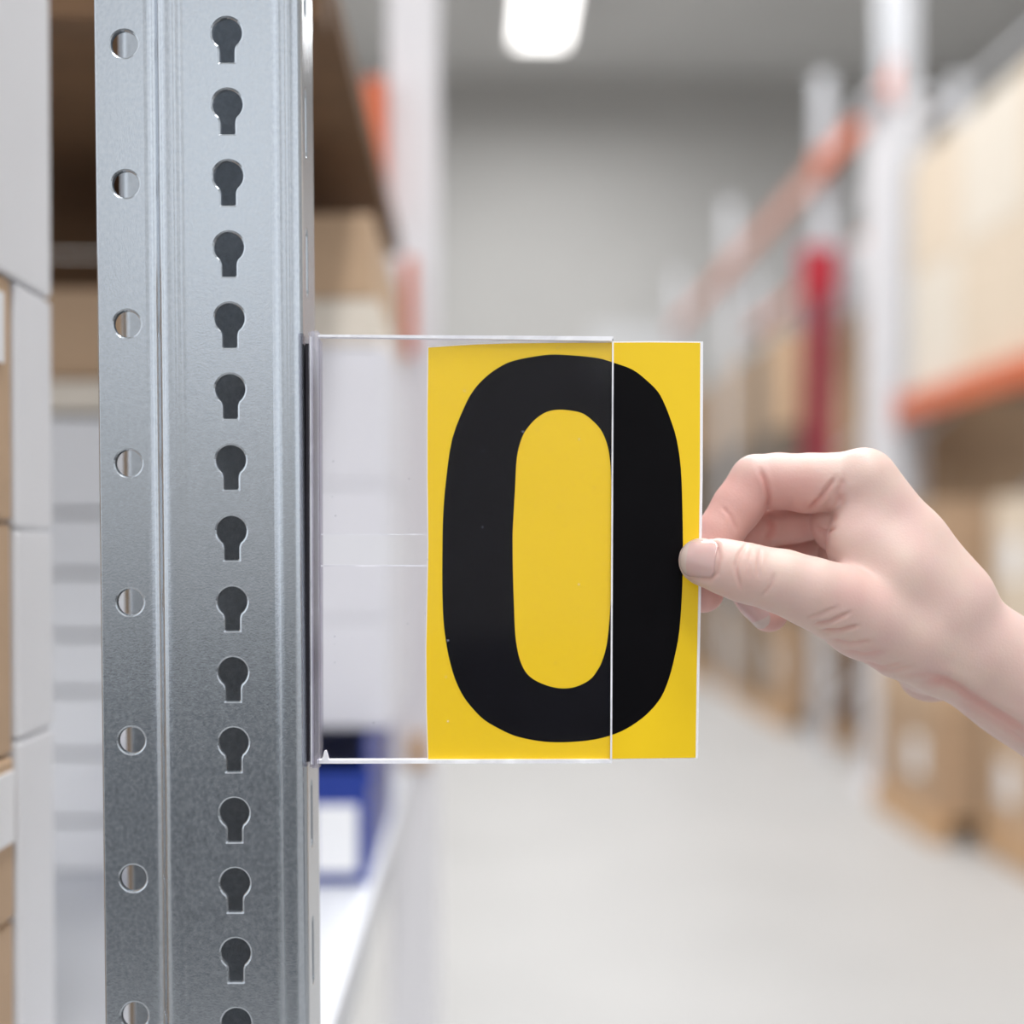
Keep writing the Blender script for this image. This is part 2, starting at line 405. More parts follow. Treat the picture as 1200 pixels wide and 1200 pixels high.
# second bay behind the column
pallet(RU + 0.25, RU + 1.15, 8.95, 10.0, 0, 'wooden pallet just beyond the white column')
pallet(RU + 0.25, RU + 1.15, 10.45, 11.45, 0, 'wooden pallet just beyond the dark red panel')
for k, v in enumerate([8.95, 10.45]):
    for q in range(5):
        m = [['kraft', 'tan', 'tan', 'kraft', 'brown'], ['brown', 'kraft', 'greybrown', 'tan', 'tan']][k][q]
        z0 = 0.145 + q * 0.62
        carton(RU + 0.27, RU + 1.13, v + 0.02, v + 0.98, z0, z0 + 0.615, m,
               'carton in the tower beyond the white column, %s stack, layer %s from the floor' % (['nearer', 'farther'][k], ['one', 'two', 'three', 'four', 'five'][q]),
               labels=[('left', 0.35, 0.6, 0.15, 0.15)] if q in (0, 1) else [], group='cartons beyond the white column')
carton(RU + 0.1, RU + 0.9, 10.5, 11.2, 3.246, 3.75, 'wrap', 'white wrapped carton on top of the tower beyond the red panel', tape=False)
carton(RU + 0.27, RU + 0.95, 9.0, 9.8, 3.246, 3.9, 'greycarton', 'grey carton on top of the tower beside the white column', tape=False)
# third and fourth bays
n = 0
for k, v in enumerate([11.55, 12.4, 13.2, 14.25, 15.4, 16.6]):
    pallet(RU + 0.03, RU + 1.0, v, v + 0.78, 0, 'wooden pallet under the far carton tower number %s' % ['one', 'two', 'three', 'four', 'five', 'six'][k])
    for q in range(4):
        m = ['kraft', 'greybrown', 'greybrown', 'tan', 'greybrown', 'brown', 'greybrown', 'greybrown'][n % 8]; n += 1
        z0 = 0.145 + q * 0.78
        carton(RU + 0.04, RU + 0.98, v + 0.01, v + 0.77, z0, z0 + 0.775, m,
               'carton in far tower number %s, layer %s from the floor' % (['one', 'two', 'three', 'four', 'five', 'six'][k], ['one', 'two', 'three', 'four'][q]),
               labels=[('left', 0.4, 0.5, 0.2, 0.2)] if q == 0 and k % 2 == 0 else [], group='cartons in the far towers of the right-hand rack')

# ------------------------------------------------------------------ left-hand shelving, behind the upright
LU = -0.078
deck = tag(empty('shelf', A(-0.4, 1.15, 1.235), ANG), 'galvanised shelf under the white cartons behind the steel upright', 'shelf')
obj('shelf_panel', boxbm(-0.33, 0.32, -0.56, 0.5, 0.0, 0.003), M['post'], deck)
obj('front_lip', boxbm(0.317, 0.32, -0.56, 0.5, -0.035, 0.0), M['post'], deck)
obj('rear_lip', boxbm(-0.33, -0.327, -0.56, 0.5, -0.035, 0.0), M['post'], deck)
up = tag(empty('shelf', A(-0.4, 1.25, 1.835), ANG), 'wooden shelf board above the tan cartons, bay shade in its colour', 'shelf')
obj('board', boxbm(-0.33, 0.31, -0.42, 0.4, 0.0, 0.022), M['shaded_wood'], up)
obj('board_batten', boxbm(-0.33, 0.31, -0.42, -0.39, -0.03, 0.0), M['shaded_wood'], up)
bk = tag(empty('back_panel', A(-0.4, 1.66, 1.235), ANG), 'brown chipboard panel closing the shelving bay, bay shade in its colour', 'panel')  # board added across the bay, its dark colour standing for interior shade
obj('board', boxbm(-0.33, 0.26, 0.0, 0.012, 0.004, 0.6), M['shaded_wood'], bk)
# near column of brown and white cartons at the left edge
zc = [1.239, 1.337, 1.409, 1.511, 1.617, 1.75]
nm = ['bottom', 'second', 'third', 'fourth', 'top']
for k in range(4):
    carton(-0.40, -0.2024 + 0.0006 * (k % 2), 0.50, 0.628, zc[k], zc[k + 1], 'tan', 'brown carton at the left edge, %s of its near column' % nm[k],
           labels=[('right', 0.78, 0.78, 0.03, 0.03)] if k == 3 else ([('right', 0.86, 0.7, 0.03, 0.031)] if k == 1 else []), tape=True, group='brown cartons at the left edge')
for k, (a, b) in enumerate([(1.239, 1.4145), (1.4145, 1.508), (1.508, 1.6165), (1.6165, 1.76)]):
    carton(-0.40, -0.2005, 0.629 if k < 3 else 0.52, 0.683, a if k < 3 else 1.6172, b, 'white_box', 'white carton behind the brown ones at the left edge, %s of its stack' % ['bottom', 'second', 'third', 'tall top'][k],
           tape=False, group='white cartons at the left edge')
# goods in the bay
carton(-0.52, -0.255, 1.15, 1.5, 1.6335, 1.708, 'tan', 'flat tan carton lying on the white stack left of the upright', tape=True)
zz = [1.239, 1.281, 1.335, 1.385, 1.430, 1.480, 1.528, 1.606]
ol = ['lowest', 'second', 'third', 'fourth', 'fifth', 'sixth', 'topmost']
for k in range(7):
    carton(-0.53, -0.262 - 0.006 * (k % 2), 1.14, 1.5, zz[k], zz[k + 1] - 0.0025, 'white_box',
           'flat white carton left of the upright, %s of the stack' % ol[k], tape=False, group='flat white cartons left of the upright')
carton(-0.53, -0.25, 1.14, 1.5, 1.607, 1.6325, 'cream_box', 'thin cream carton beneath the flat tan carton', tape=False)
carton(-0.25, -0.082, 1.15, 1.5, 1.70, 1.768, 'tan', 'small tan carton right of the upright under the dark board', tape=True)
carton(-0.25, -0.078, 1.15, 1.5, 1.662, 1.6995, 'cream_box', 'cream carton beneath the small tan carton right of the upright', tape=False)
for k, (a, b, uu) in enumerate([(1.352, 1.44, -0.07), (1.44, 1.55, -0.07), (1.55, 1.6615, -0.07)]):
    carton(-0.25, uu, 1.15, 1.5, a, b, 'white_box', 'white carton seen through the clear holder, %s of three' % ['lowest', 'middle', 'top'][k], tape=False, group='white cartons behind the clear holder')
def bin_(u0, u1, v0, v1, z0, z1, label):
    root = tag(empty('storage_bin', A((u0 + u1) / 2, (v0 + v1) / 2, z0), ANG), label, 'bin', None)
    a, b, h = (u1 - u0) / 2, (v1 - v0) / 2, z1 - z0
    bm = bmesh.new(); t = 0.003
    box(bm, -a, a, -b, b, 0, t); box(bm, -a, -a + t, -b, b, t, h); box(bm, a - t, a, -b, b, t, h)
    box(bm, -a + t, a - t, b - t, b, t, h); box(bm, -a + t, a - t, -b, -b + t, t, h * 0.75)
    obj('bin_body', bm, M['blue'], root)
    obj('rim', boxbm(-a - 0.003, a + 0.003, -b - 0.003, -b, h * 0.7, h * 0.78), M['blue'], root)
    obj('label_holder', boxbm(0.038, 0.072, -b - 0.004, -b - 0.001, h * 0.08, h * 0.55, bev=0.001), M['label'], root)
    return root
bin_(-0.245, -0.085, 1.1, 1.4, 1.239, 1.35, 'blue storage bin with a white label right of the upright')
# far frame of the left-hand shelving
fr = tag(empty('shelving_frame', A(-0.09, 1.74, 0), ANG), 'whitish shelving post with orange brackets right of the tan carton', 'shelving frame')
obj('post', boxbm(-0.02, 0.042, 0.0, 0.045, 0, 2.6, bev=0.004), M['white_post'], fr)
obj('post', boxbm(-0.6, -0.55, 0.0, 0.045, 0, 2.6, bev=0.004), M['white_post'], fr)
obj('beam_bracket', boxbm(-0.045, -0.0205, -0.03, 0.04, 1.89, 2.06, bev=0.003), M['orange'], fr)
obj('beam_bracket', boxbm(0.0, 0.014, -0.008, -0.0005, 1.73, 1.85, bev=0.002), M['orange'], fr)
obj('beam_bracket', boxbm(0.004, 0.03, -0.008, -0.0005, 1.23, 1.27, bev=0.002), M['wood'], fr)
obj('cross_rail', boxbm(-0.55, -0.02, 0.01, 0.035, 2.2, 2.24), M['white_post'], fr)
obj('cross_rail', boxbm(-0.55, -0.02, 0.01, 0.035, 0.4, 0.44), M['white_post'], fr)

# ------------------------------------------------------------------ galvanised upright (foreground)
MM = 0.001
UPY = 0.502
TH = 2.0                                    # sheet thickness, mm
ZB, NC = 0.0, 98                            # 98 cells of 25 mm
def loop_keyhole(cx, cz, grow=0.0):
    R = 5.15 + grow; nw = 2.45 + grow; zb = -10.2 - grow
    pts = []
    a0 = math.radians(-54)                  # where the neck leaves the circle
    for k in range(21):
        a = a0 + (math.pi - 2 * a0) * k / 20
        pts.append((cx + R * math.cos(a), cz + R * math.sin(a)))
    pts += [(cx - nw - 0.28, cz - 4.95), (cx - nw - 0.08, cz - 5.6), (cx - nw, cz - 6.4), (cx - nw, zb + cz + 0.35), (cx - nw + 0.35, zb + cz),
            (cx + nw - 0.35, zb + cz), (cx + nw, zb + cz + 0.35), (cx + nw, cz - 6.4), (cx + nw + 0.08, cz - 5.6), (cx + nw + 0.28, cz - 4.95)]
    return pts
def loop_round(cx, cz, grow=0.0, R=4.7):
    return [(cx + (R + grow) * math.cos(2 * math.pi * k / 28), cz + (R + grow) * math.sin(2 * math.pi * k / 28)) for k in range(28)]
def loop_slot(cx, cz, grow=0.0, hw=2.2, hl=12.0):
    pts = []
    for k in range(9):
        a = math.pi * k / 8; pts.append((cx + (hw + grow) * math.cos(a), cz + hl - hw + (hw + grow) * math.sin(a)))
    for k in range(9):
        a = math.pi + math.pi * k / 8; pts.append((cx + (hw + grow) * math.cos(a), cz - hl + hw + (hw + grow) * math.sin(a)))
    return pts

def holed_panel(bm, s0, s1, z0, z1, pitch, first, loopf, mapf, dirn):
    """panel in (s, z) mm, s0..s1 wide, holes every pitch from first; mapf(s, z) -> point; dirn = inward direction"""
    dirn = Vector(dirn)
    z0 = z0 + (first - pitch * 0.54) % pitch; first = pitch * 0.54
    n = int((z1 - z0) / pitch)
    for k in range(n):
        za, zb = z0 + k * pitch, z0 + (k + 1) * pitch
        cz = za + first
        out = [(s0, za), (s1, za), (s1, zb), (s0, zb)]
        big = loopf((s0 + s1) / 2, cz, 0.8)
        mid = loopf((s0 + s1) / 2, cz, 0.25)
        sm = loopf((s0 + s1) / 2, cz, 0.0)
        def mk(pts, dep):
            return [bm.verts.new(mapf(a, b) + dirn * dep) for a, b in pts]
        vo, vb = mk(out, 0), mk(big, 0)
        es = []
        for L in (vo, vb):
            for q in range(len(L)):
                es.append(bm.edges.new((L[q], L[(q + 1) % len(L)])))
        bmesh.ops.triangle_fill(bm, use_beauty=True, use_dissolve=False, edges=es)
        rings = [vb, mk(mid, 0.22), mk(sm, 0.75), mk(sm, TH)]
        for r0, r1 in zip(rings[:-1], rings[1:]):
            for q in range(len(r0)):
                bm.faces.new((r0[q], r0[(q + 1) % len(r0)], r1[(q + 1) % len(r1)], r1[q]))
        vo2 = mk(out, TH)
        es = [bm.edges.new((vo2[q], vo2[(q + 1) % 4])) for q in range(4)]
        L = rings[-1]
        es += [e for e in (bm.edges.get((L[q], L[(q + 1) % len(L)])) for q in range(len(L))) if e]
        bmesh.ops.triangle_fill(bm, use_beauty=True, use_dissolve=False, edges=es)

def arc(cx, cy, r, a0, a1, n):
    return [(cx + r * math.cos(math.radians(a0 + (a1 - a0) * k / n)), cy + r * math.sin(math.radians(a0 + (a1 - a0) * k / n))) for k in range(n + 1)]

def build_upright():
    # local frame: x in mm to the right (world X), y in mm away from the viewer, z in mm up
    bm = bmesh.new()
    FL, FR = -114.2, -84.0                  # keyhole panel
    H0, H1 = 0.0, NC * 25.0
    # vertical phase so that a key hole sits at the photographed height
    zk = (P(270, 537, -3).z * 1000) % 25.0
    holed_panel(bm, FL, FR, H0, H1, 25.0, zk, loop_keyhole, lambda s, z: Vector((s, 0.9, z)), (0, 1, 0))
    zr = (P(151, 540, 7.5).z * 1000) % 50.0
    GL, GR = -147.8, -131.0
    holed_panel(bm, GL, GR, H0, H1, 50.0, zr, lambda c, z, g: loop_round(c + 1.6, z, g), lambda s, z: Vector((s, 10.5, z)), (0, 1, 0))
    zs = (P(364, 305, 10).z * 1000) % 50.0
    holed_panel(bm, 9.0, 29.0, H0, H1, 50.0, zs, lambda c, z, g: loop_slot(c - 4.5, z, g), lambda s, z: Vector((-73.5, s, z)), (-1, 0, 0))
    # plain strips of the profile (outer line, swept over the height, given the sheet thickness)
    strips = []
    left = [(GR, 10.5), (-129.9, 10.45)] + arc(-129.9, 5.2, 5.25, 88, 5, 9)[1:] + arc(-120.6, 4.4, 4.1, 180, 272, 9) \
        + [(-118.6, 0.12), (-117.4, 0.25), (-116.6, 0.55), (-115.6, 0.85), (FL, 0.9)]
    right = [(FR, 0.9), (-83.0, 0.75), (-82.0, 0.35), (-81.0, 0.05), (-79.6, 0.0), (-79.0, 0.0)] + arc(-79.0, 5.5, 5.5, -88, 0, 10) + [(-73.5, 9.0)]
    back = [(-73.5, 29.0), (-73.5, 33.0)] + arc(-77.0, 33.5, 3.5, 0, 90, 6) + [(-82, 37.0), (-83.5, 37.6), (-84, 39.0), (-84, 53.0), (-84.6, 54.4), (-86, 55.0), (-118, 55.0), (-148.2, 55.0)] + arc(-148.2, 57.2, 2.2, -90, -180, 5) + [(-150.4, 63.0)]
    lip = [(GL - 0.0, 10.5), (GL - 0.5, 10.7), (GL - 0.8, 11.3), (GL - 0.8, 12.5)]
    for prof in (left, right, back, lip):
        strips.append(prof)
    nz = 8
    for prof in strips:
        n = len(prof)
        # offset line for the inner skin
        off = []
        sgn = -1.0 if prof is lip else 1.0
        for k in range(n):
            a = Vector(prof[max(k - 1, 0)]); b = Vector(prof[min(k + 1, n - 1)])
            tdir = (b - a).normalized(); nrm = Vector((-tdir.y, tdir.x)) * sgn
            off.append((prof[k][0] + nrm.x * TH, prof[k][1] + nrm.y * TH))
        for pl in (prof, off):
            grid = [[bm.verts.new((p[0], p[1], H0 + (H1 - H0) * q / nz)) for p in pl] for q in range(nz + 1)]
            for q in range(nz):
                for k in range(n - 1):
                    f = bm.faces.new((grid[q][k], grid[q][k + 1], grid[q + 1][k + 1], grid[q + 1][k])); f.smooth = True
        # end caps of the sheet (visible cut edges)
    for (pa, pb) in (((-150.4, 63.0), (-148.4, 63.0)), ((GL - 0.8, 12.5), (GL + 1.2, 12.5))):
        vs = [bm.verts.new((pa[0], pa[1], H0)), bm.verts.new((pb[0], pb[1], H0)), bm.verts.new((pb[0], pb[1], H1)), bm.verts.new((pa[0], pa[1], H1))]
        bm.faces.new(vs)
    bmesh.ops.remove_doubles(bm, verts=bm.verts, dist=0.004)
    bmesh.ops.recalc_face_normals(bm, faces=bm.faces)
    # lean measured on the photograph, about the eye height
    bm.transform(Matrix.Scale(MM, 4))
    return bm
UPR_LEAN = 0.0062
um = build_upright()
up = obj('rack_upright', um, M['galv'])
def lean_matrix(rad, z0=1.5):
    return Matrix.Translation((0, 0, z0)) @ Matrix.Rotation(rad, 4, 'Y') @ Matrix.Translation((0, 0, -z0))
up.matrix_world = Matrix.Translation((0, UPY, 0)) @ lean_matrix(-UPR_LEAN)
tag(up, 'galvanised steel rack upright punched with keyholes and round holes', 'rack upright')

# ------------------------------------------------------------------ clear sign holder
holder = tag(empty('sign_holder', P(372, 893, 0)), 'clear acrylic sign sleeve with a black strip fixed to the steel upright', 'sign holder')
def hpart(name, pts_px, dy0, dy1, m, bev=0.0):
    """prism with an outline given on the sheet's own plane, between two depths"""
    bm = bmesh.new()
    base = [P(x, y, 0) - holder.location for x, y in pts_px]
    a = [bm.verts.new((p.x, dy0 * MM, p.z)) for p in base]
    b = [bm.verts.new((p.x, dy1 * MM, p.z)) for p in base]
    n = len(a)
    bm.faces.new(a); bm.faces.new(list(reversed(b)))
    for k in range(n):
        bm.faces.new((a[k], b[k], b[(k + 1) % n], a[(k + 1) % n]))
    bmesh.ops.recalc_face_normals(bm, faces=bm.faces)
    return obj(name, bm, M[m], holder)
def rect(x0, x1, y0, y1): return [(x0, y0), (x1, y0), (x1, y1), (x0, y1)]
hpart('front_sheet', [(375, 394), (717.2, 398), (715, 889.5), (375, 889.5)], -0.9, 0.0, 'sheet')
hpart('rear_sheet', [(375, 394), (717, 398), (715.6, 626), (375, 626)], 2.4, 3.2, 'sheet')
hpart('rear_sheet', [(375, 663), (715.6, 663), (715, 889.5), (375, 889.5)], 2.4, 3.2, 'sheet')
hpart('top_edge', [(373, 392.5), (718.5, 394.5), (718.5, 400), (560, 397.6), (373, 395.0)], -1.0, 3.3, 'edge')
hpart('bottom_edge', [(372, 890.5), (717, 889.8), (717, 894), (372, 894.5)], -1.0, 3.3, 'edge')
hpart('open_edge', [(717.2, 398), (719, 398), (717, 890), (715, 890)], -1.0, -0.02, 'edge')
hpart('slot_edge', rect(375, 716, 662.2, 664.2), 2.3, 3.3, 'edge')
hpart('slot_edge', rect(375, 716, 625.6, 626.8), 2.3, 3.3, 'edge')
hpart('glue_burr', [(376, 891), (379, 886), (380.5, 879.5), (382.5, 879), (384.5, 885), (386, 891)], -1.2, 0.6, 'edge')
# angled flange of the sleeve and the black strip between it and the steel
def flat(name, X0, X1, Y0, Y1, ya, yb, m):
    za, zb = P(370, ya, 10).z, P(370, yb, 10).z
    bm = boxbm(X0, X1, Y0, Y1, za, zb, bev=0.0002, seg=1)
    bmesh.ops.translate(bm, verts=bm.verts, vec=-holder.location)
    return obj(name, bm, M[m], holder)
flat('mounting_strip', -0.0734, -0.0722, 0.507, 0.528, 407, 888, 'magnet')
flat('mounting_flange', -0.0720, -0.0707, 0.506, 0.530, 394, 894, 'flange')
flat('flange_rib', -0.0707, -0.0686, 0.5035, 0.5082, 394, 894, 'flange')
flat('flange_glue_line', -0.0714, -0.0709, 0.5048, 0.5059, 400, 890, 'edge')

# ------------------------------------------------------------------ number card
card = tag(empty('number_card', P(660, 890, 1.2)), 'yellow plastic card with a large black numeral 0 half pulled from its sleeve', 'sign card')
def bow(px):
    t = (px - 660) / 165.0
    return 0.35 * (t * t) if px < 660 else 0.35 * t * t
def smooth_closed(pts, sub=6):
    n = len(pts); out = []
    for k in range(n):
        p0, p1, p2, p3 = [Vector(pts[(k + q - 1) % n]) for q in range(4)]
        for s in range(sub):
            t = s / sub
            out.append(0.5 * ((2 * p1) + (p2 - p0) * t + (2 * p0 - 5 * p1 + 4 * p2 - p3) * t * t + (3 * p1 - p0 - 3 * p2 + p3) * t ** 3))
    return [(v.x, v.y) for v in out]
def sheet(name, outer, inner, d0, d1, m):
    bm = bmesh.new()
    loops = [outer] + ([inner] if inner else [])
    es = []; rings = []
    for L in loops:
        vs = [bm.verts.new(P(x, y, 1.2) - card.location) for x, y in L]
        rings.append(vs)
        for k in range(len(vs)): es.append(bm.edges.new((vs[k], vs[(k + 1) % len(vs)])))
    bmesh.ops.triangle_fill(bm, use_beauty=True, edges=es)
    fs = list(bm.faces)
    r = bmesh.ops.extrude_face_region(bm, geom=fs)
    nv = [v for v in r['geom'] if isinstance(v, bmesh.types.BMVert)]
    st = set(nv)
    for v in bm.verts:
        v.co.y = (d1 if v in st else d0) * MM
    bmesh.ops.recalc_face_normals(bm, faces=bm.faces)
    return obj(name, bm, M[m], card)
edge_w = [(501, 406.3), (530, 404.2), (560, 402.4), (600, 401.1), (650, 400.6), (700, 400.4), (760, 399.6), (824, 400.0), (823.5, 560), (821.5, 700), (819.5, 800), (818, 888.5),
          (760, 889.3), (660, 890.2), (501, 890.5), (499, 830), (498.5, 760), (500, 690), (501, 640), (500, 560), (500, 480)]
sheet('card_backing', edge_w, None, 0.2, 1.0, 'card_white')
edge_y = [(502, 407.3), (530, 405.4), (560, 403.6), (600, 402.3), (650, 401.8), (700, 401.6), (760, 401.2), (820.6, 401.6), (820.2, 560), (818.2, 700), (816.3, 800), (815.2, 888),
          (760, 888.8), (660, 889.8), (501.8, 890), (500, 830), (499.5, 760), (501, 690), (502, 640), (501, 560), (501, 480)]
sheet('yellow_face', edge_y, None, 0.05, 0.2, 'yellow')
outer0 = [(653, 415.5), (697, 419), (719, 425), (741, 433), (757, 445), (771, 459), (779, 474), (786, 492), (793, 515), (798, 550), (799.8, 600), (800.3, 650), (799, 700), (796, 740), (791, 768),
          (784, 795), (775, 816.5), (761.5, 833.5), (746.6, 846), (728, 857), (705.5, 864.7), (680, 868.7), (652, 869.8), (629, 868), (604, 862.5), (586, 854.5), (568, 844), (555, 831.5), (543, 816), (533, 795),
          (525.5, 768), (521, 740), (519, 715), (518.3, 680), (518.5, 640), (519.5, 600), (523, 560), (530, 514), (545, 475), (556, 456), (569, 442), (584, 431), (601, 423), (629.5, 417.3)]
inner0 = [(655, 480), (672, 481.5), (684, 485), (694.5, 493), (704, 503.5), (711, 519), (715, 540), (716.8, 575), (717.2, 620), (717, 660), (716, 700), (713.5, 735), (710.5, 758), (705.5, 775), (701, 784), (693.5, 794.5),
          (683, 801.5), (670, 806), (655, 806.5), (640, 803), (625, 796), (615, 786), (608, 769), (604, 745), (602.5, 715), (601.3, 680), (600.8, 645), (601, 618), (603.5, 575), (605.7, 536), (612, 512), (621, 498), (629.5, 489.5), (641, 482.5)]
sheet('numeral', smooth_closed(outer0, 3), smooth_closed(inner0, 3), 0.0, 0.05, 'black_print')

# ------------------------------------------------------------------ hand (signed distance field, one continuous skin)
VOX = 0.55
def V3(px, py, dy):
    p = P(px, py, dy); return np.array([p.x, p.y, p.z]) * 1000.0
lo = np.array([V3(785, 640, 0)[0], 505 - 32.0, V3(1000, 1180, 0)[2]])
hi = np.array([V3(1480, 640, 0)[0], 505 + 88.0, V3(1000, 505, 0)[2]])
DIM = np.ceil((hi - lo) / VOX).astype(int) + 1
AX = [lo[k] + np.arange(DIM[k]) * VOX for k in range(3)]
def newfield(): return np.full(DIM, 15.0, dtype=np.float32)
def sub(bmin, bmax):
    i0 = np.clip(np.floor((bmin - lo) / VOX).astype(int), 0, DIM - 1)
    i1 = np.clip(np.ceil((bmax - lo) / VOX).astype(int) + 1, 1, DIM)
    sl = tuple(slice(a, b) for a, b in zip(i0, i1))
    X = AX[0][sl[0]].astype(np.float32)[:, None, None]; Y = AX[1][sl[1]].astype(np.float32)[None, :, None]; Z = AX[2][sl[2]].astype(np.float32)[None, None, :]
    return sl, X, Y, Z
def smin(a, b, k):
    h = np.clip(k - np.abs(a - b), 0, None) / k
    return np.minimum(a, b) - h * h * h * k / 6.0
def add(f, sl, d, k):
    f[sl] = smin(f[sl], d, k)
def cone(f, a, b, r1, r2, k=2.0):
    a = np.asarray(a); b = np.asarray(b); m = 14.0
    sl, X, Y, Z = sub(np.minimum(a - r1, b - r2) - m, np.maximum(a + r1, b + r2) + m)
    ba = b - a; l2 = ba @ ba; rr = r1 - r2; a2 = l2 - rr * rr; il2 = 1 / l2
    px, py, pz = X - a[0], Y - a[1], Z - a[2]
    y = px * ba[0] + py * ba[1] + pz * ba[2]; z = y - l2
    qx, qy, qz = px * l2 - ba[0] * y, py * l2 - ba[1] * y, pz * l2 - ba[2] * y
    x2 = qx * qx + qy * qy + qz * qz
    y2 = y * y * l2; z2 = z * z * l2
    kk = np.sign(rr) * rr * rr * x2
    d = (np.sqrt(x2 * a2 * il2) + y * rr) * il2 - r1
    c1 = np.sign(z) * a2 * z2 > kk
    c2 = np.sign(y) * a2 * y2 < kk
    d = np.where(c2, np.sqrt(x2 + y2) * il2 - r1, d)
    d = np.where(c1, np.sqrt(x2 + z2) * il2 - r2, d)
    add(f, sl, d.astype(np.float32), k)
def ball(f, c, rad, k=2.0, R=None):
    c = np.asarray(c); rad = np.asarray(rad, dtype=float) * np.ones(3); m = 14.0
    sl, X, Y, Z = sub(c - rad.max() - m, c + rad.max() + m)
    px, py, pz = X - c[0], Y - c[1], Z - c[2]
    if R is not None:
        px, py, pz = [R[i][0] * px + R[i][1] * py + R[i][2] * pz for i in range(3)]
    k0 = np.sqrt((px / rad[0]) ** 2 + (py / rad[1]) ** 2 + (pz / rad[2]) ** 2)
    k1 = np.sqrt((px / rad[0] ** 2) ** 2 + (py / rad[1] ** 2) ** 2 + (pz / rad[2] ** 2) ** 2) + 1e-6
    add(f, sl, (k0 * (k0 - 1) / k1).astype(np.float32), k)
def chain(f, pts, k=2.0):
    for (p0, r0), (p1, r1) in zip(pts[:-1], pts[1:]):
        cone(f, V3(*p0), V3(*p1), r0, r1, k)

palm = newfield()
# metacarpals
chain(palm, [((1012, 566, 12), 12.3), ((1066, 638, 12), 13.0), ((1110, 702, 16), 14.6)], 6)
chain(palm, [((1004, 582, 33), 12.0), ((1105, 714, 38), 14.0)], 6)
chain(palm, [((1000, 604, 51), 11.0), ((1105, 732, 50), 13.0)], 6)
chain(palm, [((1000, 632, 66), 10.0), ((1105, 752, 58), 12.0)], 6)
# wrist and forearm
chain(palm, [((1107, 742, 17), 20.8), ((1200, 802, 22), 20.6), ((1480, 1020, 30), 25.0)], 10)
chain(palm, [((1104, 752, 46), 18.5), ((1200, 808, 48), 19.0), ((1480, 1024, 54), 23.0)], 10)
# flesh of the palm and web
cone(palm, V3(1060, 642, 11), V3(1112, 704, 12), 12.8, 15, 10)
chain(palm, [((1018, 600, 12.5), 10), ((1014, 638, 8.8), 12), ((1050, 676, 5.5), 15), ((1090, 712, 8), 16.5)], 12)
ball(palm, V3(986, 612, 24), (11.5, 10, 12), 3)
ball(palm, V3(992, 650, 40), (10, 12, 11), 4)
cone(palm, V3(1020, 680, 20), V3(1090, 760, 28), 14, 17, 6)
# thumb
thumb = newfield()
chain(thumb, [((821, 656.5, -7.6), 7.7), ((848, 664, -9.4), 9.1), ((872, 671, -10.6), 9.9), ((893, 676, -10.4), 9.9), ((918, 682, -10.6), 10.8), ((950, 694, -9.8), 11.8), ((976, 704, -6.5), 12.8), ((1012, 722, -1), 14.8), ((1062, 746, 4), 15.2), ((1110, 772, 10), 14.0)], 4)
ball(thumb, V3(832, 668, -4.6), (9.0, 4.2, 5.6), 4)
body = smin(palm, thumb, np.float32(9.0))
del palm, thumb
# fingers
index = newfield()
chain(index, [((1010, 566, 13), 11.6), ((950, 565, 15), 10.4), ((912, 564, 16.5), 10.2), ((886, 564, 17), 9.6), ((864, 594, 16), 9.2), ((843, 625, 14), 8.5), ((832, 655, 12), 8.4), ((824, 694, 9.8), 7.5)], 2.0)
ball(index, V3(945, 577, 15), (9, 9, 7.5), 3)
middle = newfield()
chain(middle, [((1000, 590, 33), 11.0), ((930, 607, 34), 9.4), ((886, 616, 35), 9.2), ((872, 645, 33), 8.6), ((869, 674, 30), 8.2), ((888, 702, 26), 7.6), ((901, 718, 24), 7.2)], 2.0)
ring = newfield()
chain(ring, [((1000, 622, 51), 10.5), ((935, 641, 52), 9.2), ((892, 650, 53), 8.8), ((880, 680, 48), 7.8), ((912, 688, 42), 7.0)], 2.0)
pinky = newfield()
chain(pinky, [((1005, 655, 66), 9.5), ((925, 678, 68), 7.6), ((915, 690, 60), 7.2), ((935, 690, 55), 6.6)], 2.0)
f = smin(index, middle, np.float32(0.9)); f = smin(f, ring, np.float32(0.9)); f = smin(f, pinky, np.float32(0.9))
del index, middle, ring, pinky
xk = V3(965, 600, 15)[0]
kx = (0.9 + 4.5 * np.clip((AX[0] - xk) / 14.0, 0, 1)).astype(np.float32)[:, None, None]
sdf = smin(body, f, kx)
del body, f
# heel of the hand peeping below the wrist line
heel = newfield()
ball(heel, V3(1091, 793, 36), (12, 11, 9.5), 3)
sdf = smin(sdf, heel, np.float32(2.0)); del heel

